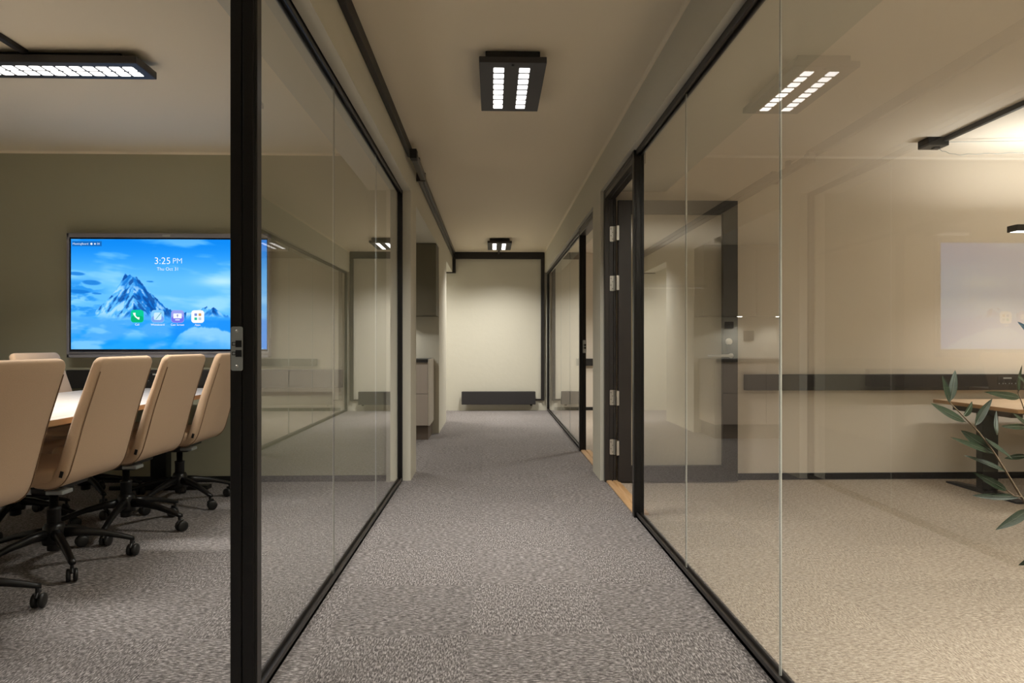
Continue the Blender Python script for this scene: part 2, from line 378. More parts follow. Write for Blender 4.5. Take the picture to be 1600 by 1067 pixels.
for z in (1.838, 1.472, .626, .26):
    mb = MB().prism(rrect(.886 + .0 - .925, z, .03, .112, .006), XZ, .034, .039)
    mb.tube([(.905 - .925 + .003, .030, z - .056), (.905 - .925 + .003, .030, z + .056)], .0075, 10)
    for k in range(4): mb.lathe([(0, .0325), (.003, .0325), (.0035, .034)], (.886 - .925 + (-.006 if k % 2 else .006), 0, z - .038 + k * .025), 'Y', 8, 1)
    mb.prism(rrect(-.004, z, .018, .108, .004), XZ, -.024, -.0205)
    o = mb.build('hinge', [M['steel'], M['charcoal']], d1); o['label'] = 'steel hinge'
w4 = empty('door_2', (0, 0, 0), 'black door frame round the open doorway of the desk room', None, None, 'structure')
mb = MB().box((.834, 5.042, 0), (.918, 5.088, 2.165), .002).box((.834, 5.036, 0), (.868, 5.044, 2.165), .002).box((.90, 5.05, 0), (.918, 5.03, 2.1), .002)
mb.build('hinge_jamb', M['alu_dark'], w4)
mb = MB().box((.836, 4.045, 2.10), (.915, 5.042, 2.165), .002)
for k, x in enumerate((.832, .850, .868)): mb.box((x, 4.045, 2.10 - .006 + .02 * (2 - k)), (x + .010, 5.042, 2.112 + .02 * (2 - k)), .002)
mb.build('head_frame', M['alu_dark'], w4)
def threshold(y0, y1, label):
    mb = MB()
    for x0, x1, z in ((.846, .884, .014), (.891, .934, .014)):
        mb.prism([(x0, .001), (x1, .001), (x1, z), (x0 + .008, z), (x0, z * .5)], lambda u, v, t: (u, t, v), y0, y1)
    mb.box((.883, y0, .001), (.892, y1, .006), 0, 1)
    return tag(mb.build('door_threshold', [M['oak_sill'], M['dark_hole']]), label, 'threshold', 'oak thresholds')
threshold(4.05, 5.034, 'oak threshold strip under the open hinged door')
threshold(5.525, 6.495, 'oak threshold strip in the doorway next to the far glazed room')

# ------------------------------------------------------------------ ceiling lamps
def corridor_lamp(x, y, label, power, spread=130):
    t = empty('ceiling_lamp', (x, y, CEIL), label, 'lamp', 'square ceiling lamps of the corridor')
    w, l = .325, .685
    mb = MB().box((-w / 2, 0, -.070), (w / 2, l, -.040), .003); mb.build('housing', M['charcoal'], t)
    MB().box((-w / 2 + .03, .03, -.041), (w / 2 - .03, l - .03, -.001), .004).build('mounting_plate', M['black_matt'], t)
    MB().lathe([(0, -.008), (.007, -.007), (.009, 0)], (0, .028, -.070), 'Z', 12).build('sensor', M['plastic'], t)
    for xc in (-.0675, .059):
        mb = MB()
        for k in range(8): mb.prism(rrect(xc, .055 + .036 + k * .0735, .052, .054, .006), XY, -.0715, -.0700)
        mb.build('light_strip', M['cell'], t)
        area('lamp_light', t, (xc, l / 2, -.074), .052, .58, power, spread)
    return t
corridor_lamp(.1, 3.27, 'black square ceiling lamp nearest above the corridor', 15)
corridor_lamp(.1, 9.10, 'black square ceiling lamp hung just before the radiator wall', 15)
corridor_lamp(.1, -2.6, 'black ceiling lamp behind the viewpoint', 15)

def linear_lamp(x0, x1, y, label, power, cells=18):
    t = empty('ceiling_lamp', (x1, y, CEIL), label, 'lamp', 'long black ceiling lamps')
    L = x1 - x0
    MB().box((-L, 0, -.070), (0, .205, -.032), .003).build('housing', M['charcoal'], t)
    MB().box((-L + .1, .05, -.033), (-.1, .155, -.001), .003).build('mounting_plate', M['black_matt'], t)
    p = (L - .07) / cells
    for yc in (.072, .135):
        mb = MB()
        for k in range(cells): mb.prism(rrect(-.035 - p * (k + .5), yc, p * .80, .050, .006), XY, -.0715, -.0700)
        mb.build('light_strip', M['cell'], t)
    area('lamp_light', t, (-L / 2, .103, -.0745), L - .08, .11, power, 118)
    return t
linear_lamp(-2.93, -1.71, 3.33, 'long black ceiling lamp with two rows of square cells above the meeting table', 28)
linear_lamp(-2.93, -1.71, .95, 'long black ceiling lamp near the meeting room entrance', 26)
b = MB().box((-2.265, 1.16, 2.415), (-2.235, 3.36, CEIL - .001), .003); tag(b.build('cable_duct', M['trunk']), 'thin black ceiling duct running from the long meeting room lamp', 'cable duct')
# lamps of the rooms out of view
def plain_lamp(x, y, label, power, z=CEIL, spread=140, name='ceiling_lamp'):
    t = empty(name, (x, y, z), label, 'lamp')
    MB().box((-.3, -.16, -.07), (.3, .16, -.001), .004).build('housing', M['charcoal'], t)
    MB().prism(rrect(0, 0, .5, .22, .01), XY, -.0715, -.07).build('diffuser', M['cell'], t)
    area('lamp_light', t, (0, 0, -.075), .5, .22, power, spread)
    return t
plain_lamp(2.6, 8.2, 'black ceiling lamp of the far glazed room', 55)
plain_lamp(-1.5, 9.8, 'black ceiling lamp of the side passage beyond the kitchen', 22)
plain_lamp(-1.45, 6.3, 'unseen black ceiling lamp added to light the kitchen niche', 12, 2.13, 150)  # added lamp, hidden from the camera, brightens the cabinet fronts

# ------------------------------------------------------------------ cable ducts and radiator
b = MB().box((XL + .001, -2.9, 2.37), (-.578, 4.95, CEIL - .001), .003); tag(b.build('cable_duct', M['trunk']), 'long black cable duct along the ceiling above the meeting room glass', 'cable duct')
b = MB().box((-.577, 4.80, 2.325), (-.530, 4.88, 2.392), .003); t = tag(b.build('junction_box', M['black_matt']), 'small black junction box at the end of the long ceiling duct', 'junction box')
b = MB().box((-.577, 4.882, 2.335), (-.535, 5.50, 2.385), .003).box((XL + .001, 5.50, 2.33), (-.535, 5.53, 2.40), .003).box((-.577, 5.2, 2.385), (-.55, 5.25, CEIL - .001))
tag(b.build('cable_duct', M['alu_dark']), 'short bronze cable duct between the junction box and the kitchen niche', 'cable duct')
b = MB().box((XL + .001, 5.532, 2.352), (-.585, YF - .045, 2.41), .003).box((XL + .001, 5.532, 2.39), (-.566, YF - .045, CEIL - .001), .003)
tag(b.build('cable_duct', M['alu_dark']), 'bronze cable duct along the ceiling past the kitchen niche', 'cable duct')
t = empty('cable_duct', (0, YF, 0), 'black cable duct framing the top and side of the radiator wall', 'cable duct')
MB().box((XL + .001, -.04, 2.335), (.806, -.001, CEIL - .001), .003).build('top_run', M['trunk'], t)
MB().box((.752, -.04, .155), (.806, -.001, 2.335), .003).box((.672, -.02, .155), (.752, -.001, .178), .002).build('side_run', M['trunk'], t)
MB().box((-.609, -.04, 2.155), (-.562, -.001, 2.335), .003).box((-.80, -.04, 2.115), (-.562, -.001, 2.155), .003).build('drop_run', M['trunk'], t)
b = MB().box((.085, 9.79, 2.405), (.115, YF - .042, CEIL - .001), .003); tag(b.build('cable_duct', M['trunk']), 'stub of black duct from the far corridor lamp to the radiator wall', 'cable duct')
t = empty('radiator', (.1, YF, 0), 'low charcoal panel radiator on the wall closing the corridor', 'radiator')
MB().box((-.567, -.105, .10), (.565, -.045, .298), .006).build('panel', M['charcoal'], t)
mb = MB()
for k in range(40): mb.box((-.55 + k * .0277, -.10, .296), (-.55 + k * .0277 + .017, -.05, .3005))
mb.build('top_grille', M['plastic'], t)
for x in (-.4, .4): MB().box((x - .03, -.045, .13), (x + .03, -.001, .27), .003).build('bracket', M['black_matt'], t)
MB().lathe([(0, -.02), (.016, -.02), (.018, -.016), (.018, 0), (0, 0)], (.50, -.075, .10), 'Z', 16).build('thermostat_knob', M['plastic'], t)

# ------------------------------------------------------------------ kitchen niche
t = empty('base_cabinet', (-.665, 7.83, 0), 'taupe base cabinet with drawers standing in the kitchen niche', 'cabinet')
mb = MB().box((-1.72, -.53, .155), (-.018, -.001, .828), .001); mb.build('carcass', M['cab'], t)
MB().box((-.017, -.552, .155), (0, -.001, .862), .0015).build('side_panel', M['cab_light'], t)
for x0, x1 in ((-.561, -.019), (-1.12, -.564), (-1.70, -1.123)):
    for z0, z1, nm in ((.157, .492, 'drawer'), (.496, .805, 'drawer')):
        MB().box((x0, -.549, z0), (x1, -.531, z1), .0015).build(nm, M['cab'], t)
MB().box((-1.70, -.50, 0.001), (-.02, -.02, .154)).build('plinth', M['plinth'], t)
b = MB().box((-2.39, 7.275, .829), (-.684, 7.845, .863), .002); tag(b.build('worktop', M['worktop']), 'black worktop on the kitchen niche cabinet', 'worktop')
t = empty('wall_cabinet', (-.615, 7.848, 0), 'flat wall cabinet hung above the black kitchen worktop', 'cabinet')
MB().box((-1.775, -.33, 1.336), (0, -.001, 2.125), .001).build('carcass', M['cab_dark'], t)
for x0, x1 in ((-.588, -.002), (-1.18, -.591), (-1.775, -1.183)):
    MB().box((x0, -.349, 1.338), (x1, -.331, 2.124), .001).build('door', M['cab_dark'], t)
for x in (-.46, -.905):
    MB().lathe([(0, -.004), (.026, -.004), (.030, 0)], (x, -.19, 1.336), 'Z', 20).build('spotlight', M['cell_spot'], t)
    area('spot_light', t, (x, -.19, 1.329), .05, .05, 1.1, 130)
t = empty('light_switch', (-1.25, 7.85, 1.12), 'square grey green light switch on the kitchen splashback', 'switch')
MB().prism(rrect(0, 0, .122, .118, .006), XZ, -.010, -.001).build('cover_frame', M['switch'], t)
MB().prism(rrect(.008, .002, .076, .078, .003), XZ, -.015, -.010).build('rocker', M['switch'], t)
t = empty('wall_socket', (-1.02, 7.85, 1.245), 'dark wall socket under the kitchen wall cabinet', 'socket')
MB().prism(rrect(0, 0, .10, .075, .006), XZ, -.014, -.001).build('cover_frame', M['black_matt'], t)
MB().lathe([(.02, -.015), (.022, -.015), (.022, -.014)], (0, 0, 0), 'Y', 20).build('socket_well', M['switch'], t)

# ------------------------------------------------------------------ wall display
DY = 5.04
def sp(px, py): p = at(px, py, DY); return p.x, p.z
t = empty('wall_display', (-2.357, YB_L - .009, 1.375), 'large grey framed touch display showing a blue mountain on the meeting room wall', 'display')
ox, oy, oz = -2.357, YB_L - .009, 1.375
x0, x1, z0, z1 = -3.083 - ox, -1.63 - ox, .924 - oz, 1.828 - oz
yd = DY - oy
sx0, sx1, sz0, sz1 = -3.052 - ox, -1.646 - ox, .985 - oz, 1.784 - oz
mb = MB().box((x0, yd + .006, z0), (x1, -.03, z1), .004)
mb.box((x0, yd - .004, sz1 + .012), (x1, yd + .01, z1), .003).box((x0, yd - .004, z0), (x1, yd + .01, sz0 - .035), .003)
mb.box((x0, yd - .004, z0), (sx0 - .012, yd + .01, z1), .003).box((sx1 + .006, yd - .004, z0), (x1, yd + .01, z1), .003)
mb.build('bezel', M['bezel'], t)
o = MB().box((x0 + .02, yd - .010, sz0 - .035), (x1 - .004, yd + .004, sz0 - .018), .003).build('pen_tray', mat('light grey trim', (.22, .22, .24), .35, metal=.5), t)
MB().box((-.012 - .028, yd - .006, z1 - .024), (.028 - .012, yd - .003, z1 - .010), .002).build('camera_bar', M['steel_sat'], t)
MB().box((x0 + .07, yd - .0055, z0 + .026), (x0 + .095, yd - .0035, z0 + .034), 0).build('port', M['dark_hole'], t)
cx, cz = sp(261, 555.5); MB().lathe([(.009, -.0055), (.010, -.007), (.012, -.007), (.013, -.004)], (cx - ox, yd, cz - oz), 'Y', 20).build('home_button', M['steel'], t)
for sx in (x0 - .006, x1 + .004):
    MB().box((sx - .004, yd + .01, -.31), (sx + .004, yd + .03, -.14), .003).build('side_handle', M['steel_sat'], t)
MB().box((x0 + .2, -.03, z0 + .15), (x1 - .2, -.001, z1 - .15), .003).build('wall_mount', M['black_matt'], t)
MB().box((sx0 - .014, yd + .0005, sz0 - .016), (sx1 + .008, yd + .005, sz1 + .013)).build('screen_border', mat('screen border', (.002, .003, .012), .15), t)

def lerp(a, b, f): return tuple(x + (y - x) * f for x, y in zip(a, b))
def sm(a, b, x):
    if a == b: return float(x >= a)
    f = min(1, max(0, (x - a) / (b - a))); return f * f * (3 - 2 * f)
ridge = [(148, 487), (156, 478), (163, 473), (168, 466), (176, 459), (183, 448), (189, 438), (194, 428), (200, 430), (206, 432), (213, 434), (221, 443), (229, 454), (237, 461), (246, 469), (254, 478), (262, 483), (272, 487), (284, 489), (300, 488), (314, 482), (322, 479), (328, 484), (333, 479), (339, 486), (348, 491), (360, 494)]
def ridge_y(px):
    if px <= ridge[0][0] or px >= ridge[-1][0]: return 999
    for (a, b), (c, d) in zip(ridge, ridge[1:]):
        if a <= px <= c: return b + (d - b) * (px - a) / (c - a)
    return 999
def nz(x, y, s=0, o=4): return noise.fractal(Vector((x, y, s)), 1.0, 2.0, o)
def wall_paper(px, py):
    # px 110..416, py 374..546 in the display's own picture
    v = (py - 374) / 172
    c = lerp((14, 128, 226), (92, 178, 246), sm(.0, .42, v))
    st = nz(px * .010 + py * .004, py * .045 - px * .006, 3, 4)
    c = lerp(c, (140, 203, 252), .55 * sm(.05, .7, st) + .42 * sm(.25, .5, v) * sm(-.35, .35, st))
    if px < 175 and py > 430:
        c = lerp(c, (24, 128, 216), .75 * sm(175, 135, px) * sm(430, 446, py) * sm(-.25, .2, nz(px * .03, py * .10, 9)))
    cl = math.exp(-(((px - 345) / 34) ** 2 + ((py - 440) / 7) ** 2)); c = lerp(c, (186, 224, 252), .75 * cl)
    for ex, ey, ew, eh in ((142, 442, 15, 4.0), (118, 428, 14, 3), (122, 456, 18, 3.2), (150, 459, 8, 1.6), (233, 440, 6, 1.2)):
        d = ((px - ex) / ew) ** 2 + ((py - ey - (px - ex) * .06) / eh) ** 2
        c = lerp(c, (18, 108, 196), .75 * sm(1.3, .5, d))
    rt = ridge_y(px) + 2.2 * nz(px * .22, 1, 2)
    if py > rt:
        dx = (px - 207 if px < 290 else px - 330); sl = dx * .8 + (py - 430) * (-.5 if dx > 0 else .5)
        h = nz(sl * .10 + 4, (py - 430) * .035 + dx * .02, 5, 4); k = nz(sl * .17, (py - 430) * .07, 8, 5)
        mc = lerp((16, 106, 196), (84, 172, 240), sm(-.2, .3, h - .010 * dx))
        mc = lerp(mc, (170, 214, 250), .8 * sm(.05, .40, k - .004 * dx) * sm(432, 456, py)); mc = lerp(mc, (10, 62, 138), .8 * sm(.06, .35, -k + .004 * dx - .03))
        c = lerp(c, mc, .95)
    fog = 493 + 5 * nz(px * .02, 3, 1) - 10 * sm(165, 112, px) * 0
    lo = lerp((70, 160, 240), (40, 150, 240), sm(0, .5, nz(px * .02, py * .05, 12)))
    lo = lerp(lo, (120, 190, 250), sm(-.1, .45, nz(px * .018, py * .06, 14)) * .8)
    if px > 255:
        q = px - 306
        cloudtop = 511 + (.018 * q * q if q < 0 else .0032 * q * q) + 3.5 * nz(px * .07, 2, 4, 4)
        lo = lerp(lo, (22, 132, 230), .85 * sm(256, 276, px) * sm(cloudtop + 2, cloudtop - 2, py) * sm(495, 503, py))
        lo = lerp(lo, (138, 197, 251), .8 * sm(262, 290, px) * sm(cloudtop - 1, cloudtop + 2, py) * sm(cloudtop + 34, cloudtop + 8, py))
    c = lerp(c, lo, sm(fog - 5, fog + 6, py))
    c = lerp(c, (8, 142, 238), .75 * sm(520, 536, py) * sm(.30, -.2, nz(px * .012, py * .03, 21)) * sm(330, 240, px))
    return c
NX, NY = 400, 226
me = bpy.data.meshes.new('screen'); vs = []; cols = []
for j in range(NY + 1):
    for i in range(NX + 1):
        u, v = i / NX, j / NY
        vs.append((sx0 + (sx1 - sx0) * u, yd, sz1 + (sz0 - sz1) * v))
        cols += [*s2l(wall_paper(110 + 306.5 * u, 374 + 172 * v)), 1.0]
fs = [[j * (NX + 1) + i, j * (NX + 1) + i + 1, (j + 1) * (NX + 1) + i + 1, (j + 1) * (NX + 1) + i] for j in range(NY) for i in range(NX)]
fs = [f[::-1] for f in fs]
me.from_pydata(vs, [], fs); ca = me.color_attributes.new('picture', 'FLOAT_COLOR', 'POINT'); ca.data.foreach_set('color', cols)
m = bpy.data.materials.new('display picture'); m.use_nodes = True; nt = m.node_tree; nt.nodes.clear()
a = nt.nodes.new('ShaderNodeAttribute'); a.attribute_name = 'picture'; e = nt.nodes.new('ShaderNodeEmission'); e.inputs['Strength'].default_value = 1.15
oo = nt.nodes.new('ShaderNodeOutputMaterial'); nt.links.new(a.outputs['Color'], e.inputs['Color']); nt.links.new(e.outputs[0], oo.inputs[0])
me.materials.append(m); scr = bpy.data.objects.new('screen', me); C.objects.link(scr); scr.parent = t
scr['label'] = 'lit screen with a snowy mountain above clouds'
E = {}
def ecol(c, k=1.0):
    key = (c, k)
    if key not in E: E[key] = emit('pixels %d %d %d' % c, s2l(c), k)
    return E[key]
def text(body, px, py, hpx, m, align='CENTER', name='screen_text', space=1.0):
    cu = bpy.data.curves.new('txt', 'FONT'); cu.body = body; cu.align_x = align; cu.align_y = 'CENTER'; cu.space_character = space
    cu.size = hpx * .00467 / .70; cu.offset = -.011 * cu.size if hpx > 4 else 0
    ob = bpy.data.objects.new('txt', cu); C.objects.link(ob)
    me2 = bpy.data.meshes.new_from_object(ob.evaluated_get(bpy.context.evaluated_depsgraph_get()))
    bpy.data.objects.remove(ob)
    x, z = sp(px, py)
    me2.transform(Matrix.Translation((x - ox, yd - .0022, z - oz)) @ Matrix.Rotation(R(90), 4, 'X'))
    me2.materials.clear(); me2.materials.append(m); me2.name = name
    o = bpy.data.objects.new(name, me2); C.objects.link(o); o.parent = scr; o['label'] = 'white screen lettering ' + body
    return o
WHITE = ecol((250, 252, 255))
text('3:25', 254, 408, 10.5, WHITE); text('PM', 277.5, 408, 8.5, ecol((225, 240, 252))); text('Thu Oct 31', 262.5, 420.5, 5, WHITE)
x, z = sp(136, 380.7); o = MB().box((x - ox - .105, yd - .0010, z - oz - .018), (x - ox + .105, yd - .0004, z - oz + .018)).build('status_bar', ecol((22, 104, 184)), scr)
text('MeetingBoard', 126, 381, 3.0, ecol((215, 235, 250))); text('04', 154, 381, 3.0, ecol((215, 235, 250)))
for k, px in enumerate((143, 148.5)):
    x, z = sp(px, 381); MB().lathe([(0, -.0014), (.008 - .002 * k, -.0014), (.008 - .002 * k, -.001)], (x - ox, yd - .0002, z - oz), 'Y', 14).build('status_symbol', ecol((225, 240, 250)), scr)
def icon(px, py, col, col2, name, parts):
    x, z = sp(px, py); x -= ox; z -= oz; s = .092
    mb = MB().prism(rrect(x, z, s, s, .021, 6), XZ, yd - .0012, yd - .0004, 0)
    mb.prism(rrect(x, z - s * .22, s * .96, s * .50, .020, 6), XZ, yd - .0014, yd - .0012, 1)
    ms = [ecol(col), ecol(col2)]
    for fn, c in parts: ms.append(ecol(c)); fn(mb, x, z, len(ms) - 1)
    o = mb.build('app_icon', ms, scr); o['label'] = name; return o
def g_phone(mb, x, z, mi):
    pts = [(x - .022 + .030 * math.sin(a) * .9, z + .018 - .030 * (1 - math.cos(a)) - .0) for a in [R(d) for d in range(0, 91, 10)]]
    pts = [(x - .020 + .036 * (1 - math.cos(R(d))), z + .024 - .040 * math.sin(R(d))) for d in range(0, 91, 10)]
    mb.tube([(p[0], yd - .0018, p[1]) for p in pts], [.009, .009, .006, .005, .005, .005, .005, .006, .009, .009], 6, mi)
def g_pen(mb, x, z, mi): mb.prism(rrect(x, z, .054, .054, .012), XZ, yd - .0018, yd - .0014, mi)
def g_pen2(mb, x, z, mi): mb.prism([(x - .016, z - .022), (x - .012, z - .024), (x + .030, z + .026), (x + .024, z + .029)], XZ, yd - .0022, yd - .0018, mi)
def g_mon(mb, x, z, mi): mb.prism(rrect(x, z + .004, .060, .036, .004), XZ, yd - .0018, yd - .0014, mi); mb.box((x - .016, yd - .0018, z - .028), (x + .016, yd - .0014, z - .022), 0, mi)
def g_arrow(mb, x, z, mi): mb.prism([(x - .002, z - .006), (x + .002, z - .006), (x + .002, z + .006), (x + .008, z + .006), (x, z + .016), (x - .008, z + .006), (x - .002, z + .006)], XZ, yd - .0022, yd - .0018, mi)
def g_sq(dx, dz): return lambda mb, x, z, mi: mb.prism(rrect(x + dx, z + dz, .019, .019, .003), XZ, yd - .0018, yd - .0014, mi)
icon(214.5, 494, (12, 200, 150), (10, 178, 118), 'green icon with a white handset', [(g_phone, (245, 252, 248))])
icon(246.5, 494.2, (130, 200, 245), (120, 160, 235), 'pale blue icon with a pen', [(g_pen, (200, 232, 248)), (g_pen2, (120, 180, 190))])
icon(277.5, 494.4, (150, 160, 235), (115, 115, 230), 'violet icon with a monitor', [(g_mon, (240, 244, 255)), (g_arrow, (110, 120, 190))])
icon(309, 494.6, (248, 252, 255), (244, 248, 255), 'white icon with four coloured squares', [(g_sq(-.014, .014), (120, 140, 205)), (g_sq(.016, .014), (205, 150, 90)), (g_sq(-.014, -.016), (40, 190, 160)), (g_sq(.016, -.016), (185, 200, 215))])
for body, px in (('Call', 214.5), ('Whiteboard', 246.5), ('Cast Screen', 277.5), ('Apps', 309)): text(body, px, 507.2 + (px - 214) * .004, 3.0, WHITE)

# ------------------------------------------------------------------ wall channels with sockets
def channel(x0, x1, yb, z0, z1, label, sock):
    t = empty('wall_channel', ((x0 + x1) / 2, yb, z0), label, 'cable channel'); xm = (x0 + x1) / 2
    MB().box((x0 - xm, -.062, 0), (x1 - xm, -.001, z1 - z0), .003).box((x0 - xm + .002, -.0635, .022), (x1 - xm - .002, -.0618, z1 - z0 - .006), .001).build('channel_body', M['trunk'], t)
    for xs0, xs1, n in sock:
        a, b2 = xs0 - xm, xs1 - xm; h = z1 - z0
        mb = MB().box((a, -.067, h * .30), (b2, -.0634, h * .86), .002)
        w = (b2 - a) / n
        for k in range(n):
            c = a + w * (k + .5)
            mb.lathe([(0, -.0672), (w * .40, -.0672), (w * .42, -.067)], (c, 0, h * .56), 'Y', 16, 1)
            for q in (-.3, .3): mb.lathe([(0, -.0685), (.003, -.0685), (.003, -.067)], (c + q * w, 0, h * .42), 'Y', 8, 2)
        mb.box((a + (b2 - a) * .28, -.0682, h * .72), (b2 - (b2 - a) * .28, -.0668, h * .80), 0, 2)
        mb.build('socket', [M['plastic'], M['dark_hole'], M['steel_sat']], t)
    return t
channel(-3.10, -1.11, YB_L - .009, .70, .833, 'black cable channel with sockets on the wall under the mountain display', [(-2.52, -2.36, 2)])
channel(1.893, 4.95, YB_R, .676, .795, 'long black cable channel with sockets on the wall above the desk', [(3.80, 3.945, 3)])
channel(1.3, 4.9, YF, .69, .80, 'black cable channel on the back wall of the far glazed room', [])

# ------------------------------------------------------------------ meeting table
TX0, TX1, TY0, TY1, TZ = -2.83, -1.832, 1.75, 5.0, .704
t = empty('meeting_table', ((TX0 + TX1) / 2, (TY0 + TY1) / 2, 0), 'long light oak meeting table in front of the wall display', 'table')
hx_, hy_ = (TX1 - TX0) / 2, (TY1 - TY0) / 2
MB().box((-hx_ + .0015, -hy_ + .0015, TZ - .026), (hx_ - .0015, hy_ - .0015, TZ), .001).build('table_top', wood('pale oak top', (.56, .49, .42), (.70, .64, .57), 'Y'), t)
MB().box((-hx_, -hy_, TZ - .026), (hx_, -hy_ + .0014, TZ - .001)).box((-hx_, hy_ - .0014, TZ - .026), (hx_, hy_, TZ - .001)).box((-hx_, -hy_, TZ - .026), (-hx_ + .0014, hy_, TZ - .001)).box((hx_ - .0014, -hy_, TZ - .026), (hx_, hy_, TZ - .001)).build('edge_band', M['oak_edge'], t)
MB().box((-.06, -hy_ + .05, TZ - .075), (.06, hy_ - .05, TZ - .027), .003).build('beam', M['black_matt'], t)
for y in (-1.45, 1.50):
    MB().box((-.055, y - .04, .03), (.055, y + .04, TZ - .074), .004).box((-.34, y - .04, .001), (.34, y + .04, .031), .006).box((-.34, y - .03, TZ - .05), (.34, y + .03, TZ - .027), .003).build('leg', M['black'], t)

# ------------------------------------------------------------------ conference chairs
def loft(mb, rings, mi=0, cap=True):
    n = len(rings[0]); vs = [p for r in rings for p in r]; fs = []
    for i in range(len(rings) - 1):
        for k in range(n): fs.append([i * n + k, i * n + (k + 1) % n, (i + 1) * n + (k + 1) % n, (i + 1) * n + k])
    if cap: fs += [list(range(n))[::-1], list(range((len(rings) - 1) * n, len(rings) * n))]
    mb.raw(vs, fs, mi, True)
def spline(pts, n):
    out = []
    P = [Vector(pts[0]) * 2 - Vector(pts[1])] + [Vector(p) for p in pts] + [Vector(pts[-1]) * 2 - Vector(pts[-2])]
    for i in range(1, len(P) - 2):
        for k in range(n):
            s = k / n; a, b2, c, d = P[i - 1:i + 3]
            out.append(.5 * ((2 * b2) + (c - a) * s + (2 * a - 5 * b2 + 4 * c - d) * s * s + (3 * b2 - a - 3 * c + d) * s ** 3))
    out.append(P[-2]); return out
def padded(prof, halfw, thick, rc, er):
    # padded slab swept along a profile (local XZ), rounded across and at both ends; the profile is its outer face
    mb = MB(); rings = []
    L = [0]
    for a, b2 in zip(prof, prof[1:]): L.append(L[-1] + (b2 - a).length)
    T = L[-1]
    ends = [0] + [er * (1 - math.cos(R(d))) for d in (20, 40, 60, 75)]
    ss = sorted(set([round(s, 5) for s in [e for e in ends] + [T - e for e in ends] + [l for l in L if er < l < T - er]]))
    def pos(s):
        for i in range(len(L) - 1):
            if L[i] <= s <= L[i + 1] + 1e-9:
                f = (s - L[i]) / max(1e-9, L[i + 1] - L[i]); return prof[i].lerp(prof[i + 1], f), (prof[i + 1] - prof[i]).normalized()
        return prof[-1], (prof[-1] - prof[-2]).normalized()
    for s in ss:
        p, tg = pos(s); a = max(0, s - .012); b2 = min(T, s + .012); tg = (pos(b2)[0] - pos(a)[0]).normalized()
        nrm = Vector((-tg.z, 0, tg.x))
        e = min(s, T - s); k = 1.0
        if e < er: k = math.sqrt(max(0, 1 - ((er - e) / er) ** 2))
        w = halfw(s / T) - er * (1 - k) * .9; th = thick(s / T) * (.35 + .65 * k); off = (thick(s / T) - th) * .5
        r = min(rc, th * .48); ring = []
        for sy, sn, a0 in ((1, 1, 0), (-1, 1, 90), (-1, 0, 180), (1, 0, 270)):
            for q in range(5):
                a = R(a0 + 22.5 * q)
                yy = sy * (w - r) + r * math.cos(a); nn = (th - r if sn else r) + r * math.sin(a)
                ring.append((p.x + nrm.x * (nn + off), yy, p.z + nrm.z * (nn + off)))
        rings.append(ring)
    loft(mb, rings); return mb
